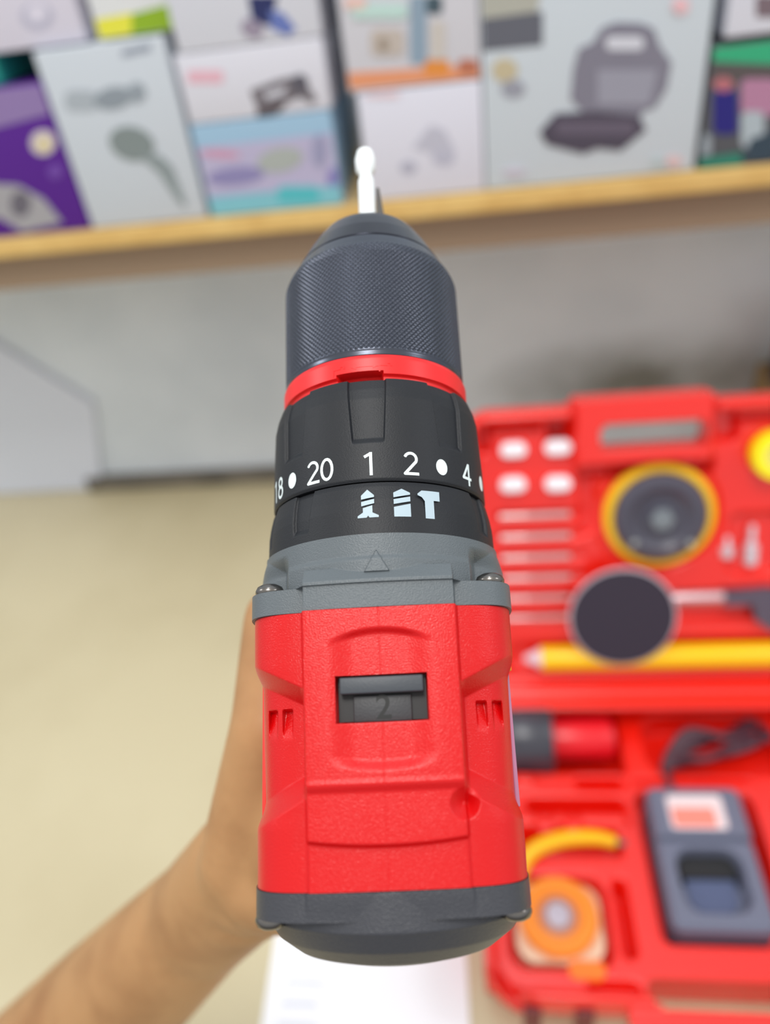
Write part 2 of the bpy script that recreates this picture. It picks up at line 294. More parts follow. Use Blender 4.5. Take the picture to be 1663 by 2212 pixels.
# ================================================================== TOOL CASE
CRED = mat('case_red_plastic', (240, 28, 12), .27, spec=.8, bump=.1, bscale=300, bdist=.0002)
BX0, BX1, BY0, BY1 = -.015, .305, .183, .447
def bm_mask(X, Y):
    out = sdr(X, Y, BX0, BX1, BY0 + .012, BY1, .028) < 0
    hb = sdr(X, Y, .078, .212, BY0 - .010, BY0 + .05, .012) < 0
    return (out | hb) & ~(sdr(X, Y, .092, .198, .196, .2155, .007) < 0)
def cav(Z, X, Y, r, depth, rad=.006, soft=.004):
    return Z - depth * (1 - sm(sdr(X, Y, *r, rad), -soft, 0))
def base_top(X, Y):
    Z = np.full_like(X, .046)
    d = sdr(X, Y, BX0, BX1, BY0 + .012, BY1, .028); Z += .009 * sm(d, -.010, -.006)            # rim
    Z -= .006 * sm(d, -.0025, 0)
    Z = cav(Z, X, Y, (-.004, .105, .367, .433), .032); Z = cav(Z, X, Y, (.122, .232, .365, .425), .022, .02)
    Z = cav(Z, X, Y, (.107, .196, .236, .352), .024, .008); Z = cav(Z, X, Y, (.002, .074, .218, .283), .020, .014)
    Z = cav(Z, X, Y, (.078, .090, .226, .282), .026, .005); Z = cav(Z, X, Y, (.02, .1, .331, .347), .026, .006)
    Z = cav(Z, X, Y, (.003, .092, .296, .318), .022, .007); Z = cav(Z, X, Y, (.21, .285, .24, .35), .026, .012)
    Z = cav(Z, X, Y, (.24, .292, .37, .425), .024, .012)
    for c in ((.012, .03, .352, .366), (.04, .052, .318, .331), (.06, .098, .318, .331), (.006, .03, .318, .331)): Z += .006 * (1 - sm(sdr(X, Y, *c, .004), -.003, .001))
    Z = cav(Z, X, Y, (.062, .1, .352, .366), .020, .005); Z = cav(Z, X, Y, (.108, .2, .358, .364), .016, .002); Z = cav(Z, X, Y, (.206, .3, .2, .228), .02, .006)
    Z = cav(Z, X, Y, (.052, .088, .2, .213), .018, .005)
    g = np.abs(np.hypot((X - .035) / 1.0, (Y - .232) / .9) - .047); Z -= .016 * (1 - sm(g, .002, .005)) * (Y < .215) * (X < .045)
    return Z
case = empty('tool_case', label='open red plastic tool case with moulded tray, standing on the desk', cat='tool case')
hf_solid('base_tray', BX0 - .001, BX1 + .001, BY0 - .011, BY1 + .001, .0013, bm_mask, base_top, lambda X, Y: .002 + .032 * (Y < .217), CRED, case)
for x in (.016, .05, .25):
    MB().box((x, BY0 + .011, .03), (.012, .006, .03), bev=.002).build('latch', mat('latch_dark', (110, 36, 38), .5), case)
LA = R_(22)
LM = Matrix(((1, 0, 0, BX0), (0, math.sin(LA), -math.cos(LA), BY1), (0, math.cos(LA), math.sin(LA), .055), (0, 0, 0, 1)))
def lid_mask(X, Y):
    out = sdr(X, Y, 0.0, .32, .0, .257, .02) < 0
    hb = sdr(X, Y, .083, .192, .2, .264, .008) < 0
    return (out | hb) & ~(sdr(X, Y, .105, .185, .2225, .2435, .006) < 0)
def lid_top(X, Y):
    Z = np.full_like(X, .016)
    d = sdr(X, Y, 0, .32, 0, .257, .02); Z += .014 * sm(d, -.011, -.006); Z -= .004 * sm(d, -.003, 0)
    Z += .012 * (1 - sm(Y, .012, .02))
    h = sdr(X, Y, .083, .192, .205, .27, .008); Z = np.where(h < 0, .018 + .012 * sm(h, -.001, -.005), Z)
    Z = cav(Z, X, Y, (.064, .083, .226, .250), .016, .005); Z = cav(Z, X, Y, (.008, .022, .222, .249), .012, .005); Z = cav(Z, X, Y, (.205, .30, .236, .249), .010, .005); Z = cav(Z, X, Y, (.192, .212, .222, .25), .012, .005)
    Z = cav(Z, X, Y, (.088, .195, .196, .213), .013, .005); Z = cav(Z, X, Y, (.088, .104, .150, .2), .008, .006)
    Z = cav(Z, X, Y, (.016, .062, .238, .247), .009, .004)
    for k in range(6): Z = cav(Z, X, Y, (.022, .095, .0745 + k * .0183, .0825 + k * .0183), .005, .003, .002)
    Z = cav(Z, X, Y, (.100, .202, .118, .214), .004, .045); Z = cav(Z, X, Y, (.03, .30, .031, .056), .007, .008)
    Z = cav(Z, X, Y, (.16, .29, .07, .1), .008, .01); Z = cav(Z, X, Y, (.205, .25, .11, .165), .007, .01)
    return Z
hf_solid('lid', -.002, .322, -.002, .266, .0013, lid_mask, lid_top, .0, CRED, case, LM)
MB().lathe([(.004, 0), (.004, .3)], Matrix(((0, 0, 1, BX0 + .01), (1, 0, 0, BY1 + .004), (0, 1, 0, .052), (0, 0, 0, 1))), 20).build('hinge', CRED, case)

def lidM(u, v, w): return LM @ Matrix.Translation((u, v, w))
ROTX = Matrix(((0, 0, 1, 0), (1, 0, 0, 0), (0, 1, 0, 0), (0, 0, 0, 1)))     # local z -> +x
# white caps
WC = mat('white_cap_plastic', (250, 246, 252), .4)
posn = ['upper left', 'upper right', 'lower left', 'lower right']
for i, (u, v) in enumerate([(.0385, .2262), (.0733, .2262), (.0373, .1975), (.0729, .1965)]):
    o = MB().prism(rrect(-.0102, .0102, -.0058, .0058, .0056, 8), Matrix.Identity(4), 0, .007).prism(rrect(-.0082, .0082, -.004, .004, .0039, 8), Matrix.Identity(4), .007, .009).build('plug_cap', WC)
    o.matrix_world = lidM(u, v, .0165); tag(o, 'white oval plastic cap in the case lid, %s of the four' % posn[i], 'cap', 'white oval caps in the lid')
# drill bits
BS = mat('bit_steel', (226, 190, 190), .3, metal=.8)
ordn = ['topmost', 'second from the top', 'third from the top', 'fourth from the top', 'fifth from the top', 'lowest']
for k in range(6):
    e = empty('drill_bit', lidM(.026, .169 - k * .0183, .016), label='steel drill bit in the lid, %s of the six' % ordn[k], cat='drill bit', group='drill bits in the lid')
    r = .0028 - .00018 * k
    MB().lathe([(r, 0), (r, .022)], ROTX, 20).build('shank', BS, e)
    n = 60; v = []; f = []; sd = 16
    for i in range(n + 1):
        for j in range(sd):
            a = 2 * math.pi * j / sd; rr = r * (1 - .3 * max(0, math.cos(2 * (a - i * .42)))) * (1 if i < n - 4 else (n - i) / 4)
            v.append((.022 + .036 * i / n, rr * math.cos(a), rr * math.sin(a)))
    for i in range(n):
        for j in range(sd): f.append((i * sd + j, i * sd + (j + 1) % sd, (i + 1) * sd + (j + 1) % sd, (i + 1) * sd + j))
    MB().add(v, f).build('fluted_shaft', BS, e)
# sanding pad
YEL = mat('yellow_foam', (246, 196, 20), .6); RUB = mat('black_rubber', (72, 70, 84), .35, spec=.6)
e = empty('sanding_pad', lidM(.152, .166, .0125), label='round black rubber sanding pad with yellow foam rim, in the upper middle of the lid', cat='sanding pad')
MB().lathe([(.0, 0), (.0428, 0), (.0435, .003), (.0431, .008), (.0414, .0095), (.0, .0095)], Matrix.Identity(4), 96).build('foam_ring', YEL, e)
MB().lathe([(.0365, .0095), (.0368, .012), (.034, .0155), (.026, .0172), (.0215, .0140), (.0170, .0125), (.0130, .0128), (.0125, .0165), (.0, .0168)], Matrix.Identity(4), 96).build('rubber_body', RUB, e)
MB().lathe([(.0092, .0165), (.009, .020), (.005, .0205), (.0, .0205)], Matrix.Identity(4), 6).build('hub', mat('hub_grey', (120, 128, 134), .4), e)
for x, y in ((-.021, -.019), (.022, -.021)):
    MB().lathe([(.0035, .016), (.003, .0185), (0, .019)], Matrix.Translation((x, y, 0)), 20).build('rivet', STEEL, e)
# sanding disc
e = empty('sanding_disc', lidM(.1215, .0845, .0335), label='dark round sanding disc with pale backing rim, overlapping the yellow pen', cat='sanding disc')
MB().lathe([(0, 0), (.0428, 0), (.0432, .0008), (.0428, .0016), (0, .0016)], Matrix.Identity(4), 96).build('backing', mat('pale_backing', (206, 190, 200), .7), e)
MB().lathe([(.0, .0017), (.0412, .0017), (.0409, .0028), (0, .003)], Matrix.Identity(4), 96).build('abrasive_face', mat('abrasive_dark', (52, 46, 60), .9, bump=.5, bscale=900, bdist=.0003), e)
# yellow pen
e = empty('marker_pen', lidM(.042, .0427, .0225), label='long yellow pen with a whitish tip lying across the lid bottom', cat='pen')
MB().lathe([(.0100, .014), (.0105, .016), (.0105, .245), (.009, .248)], ROTX, 12).build('barrel', mat('pen_yellow', (252, 200, 0), .35), e)
MB().lathe([(.0015, 0), (.003, .001), (.0075, .011), (.0098, .014)], ROTX, 24).build('tip', mat('pen_tip', (228, 206, 216), .4), e)
# ratchet tool
e = empty('ratchet_handle', lidM(.165, .0925, .016), label='dark grey bent ratchet tool with a silver shaft beside the sanding disc', cat='hand tool')
MB().lathe([(.0045, 0), (.005, .002), (.005, .044)], ROTX, 24).build('shaft', mat('pinkish_steel', (220, 190, 196), .3, metal=.6), e)
MB().prism([(.04, -.005), (.062, -.005), (.064, -.018), (.078, -.03), (.09, -.02), (.084, .004), (.074, .009), (.04, .006)], Matrix.Translation((0, 0, -.004)), 0, .011).build('head', mat('tool_dark_grey', (96, 88, 104), .4, metal=.3), e)
# silver socket bits
for u, v, h, lb in ((.2255, .136, .034, 'tall silver socket bit standing in the right part of the lid'), (.2065, .135, .018, 'short dull socket bit left of the tall silver one in the lid')):
    e = empty('socket_bit', lidM(u, v - h / 2, .014), label=lb, cat='socket bit')
    R2 = Matrix(((1, 0, 0, 0), (0, 0, 1, 0), (0, -1, 0, 0), (0, 0, 0, 1)))
    MB().lathe([(.0035, 0), (.0055, .002), (.0055, h * .5), (.0035, h * .55)], R2, 24).build('socket', mat('pale_steel', (226, 220, 228), .3, metal=.5), e)
    MB().lathe([(.0028, h * .5), (.0028, h * .95), (.002, h)], R2, 6).build('hex_shank', MATS['pale_steel'], e)
# yellow tape roll
e = empty('tape_roll', lidM(.2365, .2125, .017), label='round bright yellow tape roll at the upper right of the lid', cat='tape')
MB().lathe([(.011, 0), (.0185, 0), (.0188, .001), (.0188, .013), (.0183, .014), (.0105, .014), (.0105, 0)], Matrix.Identity(4), 64).build('tape', mat('yellow_tape', (250, 240, 10), .35), e)
MB().lathe([(0, .004), (.0102, .004), (.0104, .0145), (.0085, .0145), (.0083, .010), (0, .010)], Matrix.Identity(4), 48).build('core', mat('tape_core', (236, 224, 120), .5), e)
# torch
e = empty('torch', Matrix.Translation((0.0, .400, .0475)), label='short cylindrical red tool with a wide black collar, lying in the tray', cat='torch')
MB().lathe([(.0285, 0), (.0305, .003), (.0305, .044), (.0285, .047), (.015, .047)], ROTX, 64).build('collar', mat('torch_black', (58, 58, 68), .3, spec=.6), e)
MB().lathe([(.0165, .047), (.017, .049), (.017, .093), (.0145, .098), (.0, .098)], ROTX, 64).build('body', mat('torch_red', (228, 16, 32), .3), e)
# charger with its cord
ch = empty('battery_charger', Matrix.Translation((.1475, .293, .024)), label='grey battery charger with a white and red label in the tray', cat='charger')
CG = mat('charger_grey', (104, 108, 128), .45, bump=.2, bscale=500, bdist=.0002)
def ch_mask(X, Y): return sdr(X, Y, -.034, .034, -.052, .052, .006) < 0
def ch_top(X, Y):
    Z = np.full_like(X, .036); d = sdr(X, Y, -.034, .034, -.052, .052, .006); Z -= .003 * sm(d, -.003, 0)
    Z += .004 * sm(Y, .011, .013)
    Z -= .003 * (1 - sm(np.abs(Y - .011), .001, .0022))
    dw = sdr(X, Y, -.0235, .0235, -.042, .006, .014)
    Z -= (.014 + .012 * sm(Y, -.020, -.006)) * (1 - sm(dw, -.004, 0))
    return Z
hf_solid('housing', -.035, .035, -.053, .053, .0007, ch_mask, ch_top, 0, CG, ch)
stk = MB().prism(rrect(-.021, .019, .017, .044, .003), Matrix.Identity(4), .040, .0405).build('label_sticker', mat('sticker_white', (232, 214, 216), .4), ch, smooth=False)
MB().prism(rrect(-.019, .012, .0185, .034, .002), Matrix.Identity(4), .0405, .0407).build('label_print', mat('sticker_red', (240, 138, 122), .4), stk, smooth=False)
MB().prism(rrect(-.017, .017, -.036, -.004, .010), Matrix.Identity(4), .0225, .0235).build('contact_plate', mat('charger_blue', (78, 88, 122), .3, spec=.6), ch)
MB().prism(rrect(-.0195, .0195, -.0125, .003, .003), Matrix.Identity(4), .010, .0262).build('contact_block', BLK2, ch)
loops = []
for k in range(5):
    o = .0025 * k
    loops += cat([(-.012 + o * .5, .082 + o, .018 + o * .5), (.012, .098 + o, .022 + o), (.045, .112 - o, .020 + o), (.066 + o * .3, .124 - o * .5, .022), (.074, .112 - o, .020 + o), (.058, .098 + o, .024 - o * .3), (.02, .088 - o * .6, .022 + o), (-.012 + o * .5, .082 + o, .018 + o * .5)], 7)
MB().tube([(.0 - .01, .048, .02), (-.011, .062, .022)] + loops, .0032, 10).build('power_cord', mat('cord_dark', (76, 46, 58), .5), ch)
# yellow curved handle
P = cat([(.010, .268, .040), (.014, .285, .048), (.024, .298, .052), (.045, .307, .052), (.070, .310, .050), (.086, .309, .046)], 8)
e = empty('hand_tool', label='curved yellow plastic handle lying in the tray above the orange tape measure', cat='hand tool')
MB().tube(P, [.0045 + .0015 * math.sin(math.pi * i / (len(P) - 1)) for i in range(len(P))], 18).build('grip', mat('handle_yellow', (250, 190, 0), .35), e)
MB().tube([P[-1], P[-1] + Vector((.008, -.001, -.002))], .003, 12).build('stem', STEELD, e)
# orange tape measure
e = empty('tape_measure', Matrix.Translation((.038, .252, .026)), label='orange round tape measure with grey centre in the left front of the tray', cat='tape measure')
MB().prism(rrect(-.030, .030, -.030, .024, .014), Matrix.Identity(4), 0, .020).build('case', mat('tape_case_beige', (216, 156, 120), .3, rgb2=(232, 200, 170), vscale=60), e)
MB().lathe([(.0275, .018), (.0278, .024), (.025, .027), (.018, .027), (.016, .024)], Matrix.Identity(4), 64).build('outer_ring', mat('tape_orange', (242, 138, 30), .35), e)
MB().lathe([(.0158, .0235), (.012, .0245), (.0, .025)], Matrix.Identity(4), 48).build('inner_disc', mat('tape_brown', (178, 116, 92), .4), e)
MB().lathe([(.0095, .0252), (.008, .0268), (.0, .027)], Matrix.Identity(4), 32).build('hub', mat('hub_silver', (188, 176, 186), .3, metal=.5), e)
MB().prism(rrect(.004, .028, -.040, -.028, .005), Matrix.Identity(4), .004, .021).build('end_hook', mat('hook_orange', (250, 120, 10), .4), e)

# ================================================================== DRILL
TH = R_(16.7); TL = R_(2.5); DD = .17
Ac = np.array([-math.sin(TL) * math.cos(TH), math.cos(TL) * math.cos(TH), -math.sin(TH)])
rc_ = nrm(((841 - 831.5) / FPX, (1106 - 1600) / FPX, -1)); Nc = -(rc_); Nc = nrm(Nc - Ac * (Nc @ Ac)); Uc = np.cross(Ac, Nc)
rr = R_(-2.3); Ur = Uc * math.cos(rr) - Nc * math.sin(rr) * -1 * -1; Ur = Uc * math.cos(rr) - Nc * math.sin(rr)
Nr = Uc * math.sin(rr) + Nc * math.cos(rr)
Pw = CP + CM @ (rc_ * DD)
Uw, Aw, Nw = CM @ Ur, CM @ Ac, CM @ Nr
DM = Matrix([[Uw[i], Aw[i], Nw[i], Pw[i]] for i in range(3)] + [[0, 0, 0, 1]])
drill = empty('cordless_drill', DM, label='red black and grey cordless drill held up by a hand, pointing away', cat='drill')

def loft(name, svals, nphi_top, nphi_bot, fn, mt, caps=(True, True), parent=drill):
    pt = np.linspace(-.12, math.pi + .12, nphi_top, endpoint=False); pb = np.linspace(math.pi + .12, 2 * math.pi - .12, nphi_bot, endpoint=False)
    ph = np.concatenate([pt, pb]); n = len(ph); PH, S = np.meshgrid(ph, np.array(svals), indexing='xy')
    x, z = fn(PH, S); v = np.stack([x, S, z], -1).reshape(-1, 3)
    f = []
    m_ = len(svals); k = np.arange(n); k2 = (k + 1) % n
    for i in range(m_ - 1): f.append(np.stack([i * n + k, i * n + k2, (i + 1) * n + k2, (i + 1) * n + k], -1))
    f = np.concatenate(f).tolist()
    if caps[0]: f.append(list(range(n)))
    if caps[1]: f.append(list(range((m_ - 1) * n, m_ * n)))
    o = link(name, mesh(name, v, f), mt, parent); o.data.set_sharp_from_angle(angle=R_(55)); return o
def se(P, w, h, n): return ((np.abs(np.cos(P)) / w) ** n + (np.abs(np.sin(P)) / h) ** n) ** (-1 / n)
def housing_xz(P, S, grow=0.0, feat=True):
    w = .02545 + grow + .0009 * sm(S, -.024, .024); h = .0238 + grow
    up = np.sin(P) > 0
    recs = (sm(S, -.0150, -.0115) * (1 - sm(S, .0105, .0145))) if feat else 0 * S
    w = w - .0008 * recs
    r = se(P, w, h, 5.2); x = r * np.cos(P); z = r * np.sin(P); ax = np.abs(x)
    crown = np.where(up, .0010 * (1 - (x / .026) ** 2), 0)
    hw = .0142 + .02 * np.clip(S, -.02, .03) * .6
    cen = (1 - sm(ax, hw - .0001, hw + .0006)); dz = crown + .0005 * cen * (1 if feat else 1 - sm(-S, .0249, .0300))
    if feat:
        spb = -.0164 - .0009 * (1 - (x / .014) ** 2)
        pan = cen * sm(S, spb - .0007, spb + .0002)
        dz += .0019 * pan
        t = np.clip((ax - .0148) / (.0258 - .0148), 0, 1)
        sf = .0085 + .0052 * t; sr = -.0080 - .0060 * t
        rec = sm(ax, hw + .0002, hw + .0012) * (1 - np.clip((S - sf + .0016) / .0032, 0, 1)) * np.clip((S - sr + .0016) / .0042, 0, 1)
        dz -= .0046 * rec
        for c in (.0186, .0218):
            sl = (1 - sm(np.abs(ax - c), .0008, .0011)) * (1 - sm(S, .0062, .0066)) * sm(S, .0005, .0062)
            dz -= .0020 * sl
        # shallow dish around the switch
        st = .0196 - .0020 * (x / .0095) ** 2; sb = -.0036 + .0012 * (x / .0095) ** 2
        dish = (1 - sm(S, st - .0004, st + .0010)) * sm(S, sb - .0018, sb + .0006) * (1 - sm(ax, .0045, .0105))
        dz -= .0011 * dish
        dz -= .0007 * (1 - sm(S, -.0088, -.0074)) * pan - .0002 * (1 - sm(np.abs(S + .0070), 0, .0008)) * pan
        nt_ = np.hypot(x - .0140, (S + .0112)); dz -= .0026 * (1 - np.clip((nt_ - .0004) / .0024, 0, 1)) * sm(x, .008, .0105)
        sl = (1 - sm(ax, .0083, .00845)) * (1 - sm(S, .0117, .0118)) * sm(S, .0033, .0034); dz -= .0034 * sl
        dz -= .00007 * (1 - sm(ax, .00003, .00016)) * (1 - sl)
    z = z + np.where(up, dz, 0); return x, z
sv = np.unique(np.concatenate([np.linspace(-.0248, .0242, 250), [.00331, .00341, .0117, .01181]]))
loft('motor_housing', sv, 640, 90, housing_xz, RED)

# gear housing (grey)
def collar_xz(P, S):
    up = np.sin(P) > 0
    r = np.where(S > -1, .0259, 0) + 0 * P
    wing = se(P, .0255 + .0016 * (1 - sm(S, .0335, .0385)), .0165 + .004 * (1 - sm(S, .033, .038)), 3.2)
    r = np.maximum(r, wing)
    fl = se(P, .0268, .0242, 5.5); r = np.where(S < .0290, np.maximum(fl, .0259), r)
    x = r * np.cos(P); z = r * np.sin(P); ax = np.abs(x)
    dz = np.where((S > .0290) & (ax > .0182), -.0045 * sm(ax, .0182, .0198) * (1 - sm(S, .0335, .0375)), 0)
    bt = .0272 - .0010 * (x / .0146) ** 2; bs = np.clip((S - .0296) / .0030, 0, 1)
    boss = (bt - .0024 * bs) * (1 - sm(ax, .0144, .0152)) * (S < .0326)
    dz = dz + np.where(up, np.maximum(boss - z - dz, 0), 0)
    dz += .0005 * (1 - sm(S, .0335, .0348)) * (1 - sm(ax, .0182, .0192)) * (S > .0290)
    tt = (S - .0312) / .0043; tri = (tt > 0) & (tt < 1) & (ax < .0024 * (1 - tt)); dz += np.where(tri, .00045, 0)
    return x, z + np.where(up, dz, 0)
sv = np.unique(np.concatenate([np.linspace(.0243, .0389, 110), [.02899, .02901]]))
GEAR = loft('gear_housing', sv, 560, 90, collar_xz, GREY)
# rear cap
def cap_xz(P, S):
    x, z = housing_xz(P, S, .0002, False)
    k = sm(S, -.0250, -.0262)
    r0 = np.interp(-S, [0, .0314, .0319, .0350, .0376, .0390, .0400, .0404], [.0254, .0256, .0252, .0230, .0194, .0145, .008, .0005])
    ledge = -.0296
    xc = r0 * np.cos(P) * 1.02; zc = r0 * np.sin(P)
    rx = np.hypot(x, z); rcn = np.hypot(xc, zc)
    q = np.where(S < ledge, rcn, np.maximum(rx, rcn * (S < -.0252)))
    return q * np.cos(P), q * np.sin(P)
sv = np.concatenate([np.linspace(-.0404, -.0299, 60), [-.02961, -.02959], np.linspace(-.0294, -.0249, 24)])
REAR = loft('rear_cap', sv, 480, 90, cap_xz, CAPG)
# screws
def screw(x, s, z, d, nm='screw'):
    M = Matrix(((1, 0, 0, x), (0, 0, d, s), (0, 1, 0, z), (0, 0, 0, 1)))
    MB().lathe([(.0027, 0), (.0029, .0004), (.0029, .0009), (.0025, .0017), (.0016, .0022), (.0010, .0022), (.0008, .0015), (0, .0015)], M, 32).build(nm, STEELD, GEAR if d > 0 else REAR)
for x in (-.0222, .0222):
    screw(x, .0290, .0182, 1); screw(x * 1.03, .0290, -.0185, 1); screw(x, -.0296, .0165, -1); screw(x, -.0296, -.0165, -1)

# mode ring with recessed grips
def ring_fn(base, grips, halfw, s0, s1, depth, w0=.0):
    def fn(P, S):
        r = np.interp(S, *zip(*base)) + 0 * P
        for g in grips:
            d = np.abs(((P - (math.pi / 2 - R_(g)) + math.pi) % (2 * math.pi)) - math.pi) * .0245
            hw = halfw[0] + (halfw[1] - halfw[0]) * np.clip((S - s0) / (s1 - s0), 0, 1)
            r = r - depth * (1 - sm(d, hw - .0001, hw + .0003)) * np.clip((S - s0) / .0013, 0, 1)
        return r * np.cos(P), r * np.sin(P)
    return fn
gr_ = [-38, -72, -106, -140, 62, 96, 130, 164]
MODE = loft('mode_ring', np.linspace(.0386, .0500, 90), 700, 200, ring_fn([(.0386, .0255), (.0440, .0253), (.0462, .0250), (.0490, .0244), (.0500, .0240)], gr_, (.0019, .0026), .0408, .0500, .0007), BLK)
TORQ = loft('torque_ring', np.linspace(.0503, .0738, 130), 800, 240, ring_fn([(.0503, .0240), (.0508, .0243), (.0600, .0242), (.0690, .0239), (.0715, .0234), (.0738, .0226)], [-2 + 45 * k for k in range(8)], (.0032, .0043), .0586, .0738, .0008), BLK)
# wrapped markings
def wrap(name, me, phi_deg, s, rad, mt, parent=None):
    bm = bmesh.new(); bm.from_mesh(me); bmesh.ops.triangulate(bm, faces=bm.faces)
    for _ in range(4):
        ed = [q for q in bm.edges if q.calc_length() > .0007]
        if not ed: break
        bmesh.ops.subdivide_edges(bm, edges=ed, cuts=1); bmesh.ops.triangulate(bm, faces=bm.faces)
    a0 = R_(phi_deg)
    for v in bm.verts:
        a = a0 + v.co.x / rad; rr_ = (rad(v.co.y + s) if callable(rad) else rad) + v.co.z
        v.co = Vector((rr_ * math.sin(a), s + v.co.y, rr_ * math.cos(a)))
    bm.to_mesh(me); bm.free(); return link(name, me, mt, parent or drill, smooth=False)
def text_mesh(t, size):
    c = bpy.data.curves.new('t', 'FONT'); c.body = t; c.size = size; c.align_x = 'CENTER'; c.align_y = 'CENTER'; c.offset = size * .012; c.space_character = .92
    o = bpy.data.objects.new('t', c); COL.objects.link(o); bpy.context.view_layer.update()
    me = bpy.data.meshes.new_from_object(o.evaluated_get(bpy.context.evaluated_depsgraph_get())); bpy.data.objects.remove(o); return me
def poly_mesh(polys):
    mb = MB()
    for p in polys: mb.add([(x, y, 0) for x, y in p], [tuple(range(len(p)))])
    return mesh('p', mb.v, mb.f)
RT = .02432
def stroke(paths, w_, sc, dx=0):
    ps = []
    for p in paths:
        for (x0, y0), (x1, y1) in zip(p[:-1], p[1:]):
            L_ = math.hypot(x1 - x0, y1 - y0); nx, ny = -(y1 - y0) / L_ * w_ / 2, (x1 - x0) / L_ * w_ / 2
            ps.append([((x0 + nx + dx) * sc, (y0 + ny) * sc), ((x0 - nx + dx) * sc, (y0 - ny) * sc), ((x1 - nx + dx) * sc, (y1 - ny) * sc), ((x1 + nx + dx) * sc, (y1 + ny) * sc)])
        for x, y in p[1:-1]: ps.append([((a + dx) * sc, b * sc) for a, b in ell(x, y, w_ / 2, w_ / 2, 10)])
    return ps
def arc(cx, cy, rx, ry, a0, a1, n=18): return [(cx + rx * math.cos(R_(a0 + (a1 - a0) * i / n)), cy + ry * math.sin(R_(a0 + (a1 - a0) * i / n))) for i in range(n + 1)]
GL = {'1': [[(-.24, .30), (.03, .44), (.03, -.5)], [(.03, .44), (.03, .5)]], '2': [arc(-.02, .20, .25, .25, 160, -28) + [(-.28, -.44), (.32, -.44)]],
      '4': [[(.12, -.5), (.12, .5)], [(.10, .46), (-.30, -.18), (.32, -.18)]], '0': [arc(0, 0, .25, .44, 0, 370)], '8': [arc(0, .235, .19, .20, 0, 370), arc(0, -.205, .235, .235, 0, 370)]}
def glyphs(t, h): return poly_mesh(sum([stroke(GL[c], .125, h, (i - (len(t) - 1) / 2) * .68) for i, c in enumerate(t)], []))
for t, a in (('1', -1.4), ('2', 18.6), ('4', 54), ('20', -27.5), ('18', -64)):
    wrap('number_marking', glyphs(t, .0050), a, .0540, RT, WHITEINK, TORQ)
for a in (35.4, 72, -47): wrap('dot_marking', poly_mesh([ell(0, 0, .00145, .00175, 28)]), a, .0540, RT, WHITEINK, TORQ)
k = .0001
RM = .02545
wrap('screw_icon', poly_mesh([[(-13*k, 14*k), (-13*k, 22*k), (0, 34*k), (13*k, 22*k), (13*k, 18*k)], [(-13*k, 3*k), (-13*k, 10*k), (13*k, 14*k), (13*k, 8*k)] if 0 else [(-13*k, 0), (-13*k, 9*k), (13*k, 14*k), (13*k, 5*k)],
    [(-10*k, -4*k), (9*k, 1*k), (9*k, -14*k), (21*k, -20*k), (21*k, -24*k), (3*k, -24*k), (0, -20*k), (-3*k, -24*k), (-21*k, -24*k), (-21*k, -20*k), (-10*k, -13*k)]]), -3.0, .0447, RM, GREYINK, MODE)
wrap('drill_icon', poly_mesh([[(-17*k, 16*k), (-17*k, 26*k), (0, 34*k), (17*k, 26*k), (17*k, 22*k)], [(-17*k, 2*k), (-17*k, 12*k), (17*k, 18*k), (17*k, 8*k)], [(-17*k, -24*k), (-17*k, -4*k), (17*k, 3*k), (17*k, -24*k)]]), 12.5, .0447, RM, GREYINK, MODE)
wrap('hammer_icon', poly_mesh([[(-25*k, 25*k), (-16*k, 32*k), (24*k, 32*k), (24*k, 12*k), (10*k, 12*k), (10*k, -26*k), (-10*k, -26*k), (-10*k, 10*k), (-16*k, 18*k), (-25*k, 22*k)]]), 25.5, .0447, RM, GREYINK, MODE)

# red ring
def rr_fn(P, S):
    r = np.interp(S, [.0728, .0750, .0753, .0792, .0800], [.0210, .0211, .0219, .0219, .0216]) + 0 * P
    d = (P - (math.pi / 2 + R_(6))) * .022; r = r - .0030 * (1 - sm(np.abs(d), .0050, .0052)) * (1 - sm(S, .0760, .0761))
    return r * np.cos(P), r * np.sin(P)
REDR = loft('red_ring', np.linspace(.0728, .0800, 40), 500, 120, rr_fn, REDS)
wrap('embossed_arrow', poly_mesh([[(-30*k, 0), (-18*k, 7*k), (-18*k, 3*k), (18*k, 2*k), (18*k, 7*k), (30*k, 0), (18*k, -5*k), (18*k, -1*k), (-18*k, -1*k), (-18*k, -6*k)]]), -3, .0772, .02198, REDS, REDR)
for a in (-18, 9): wrap('embossed_lock', poly_mesh([[(-12*k, -10*k), (-12*k, 4*k), (4*k, 4*k), (4*k, 9*k), (10*k, 9*k), (10*k, 4*k), (14*k, 4*k), (14*k, 12*k), (0, 12*k), (0, 6*k), (-15*k, 6*k), (-15*k, -10*k)]]), a, .0768, .02198, REDS, REDR)

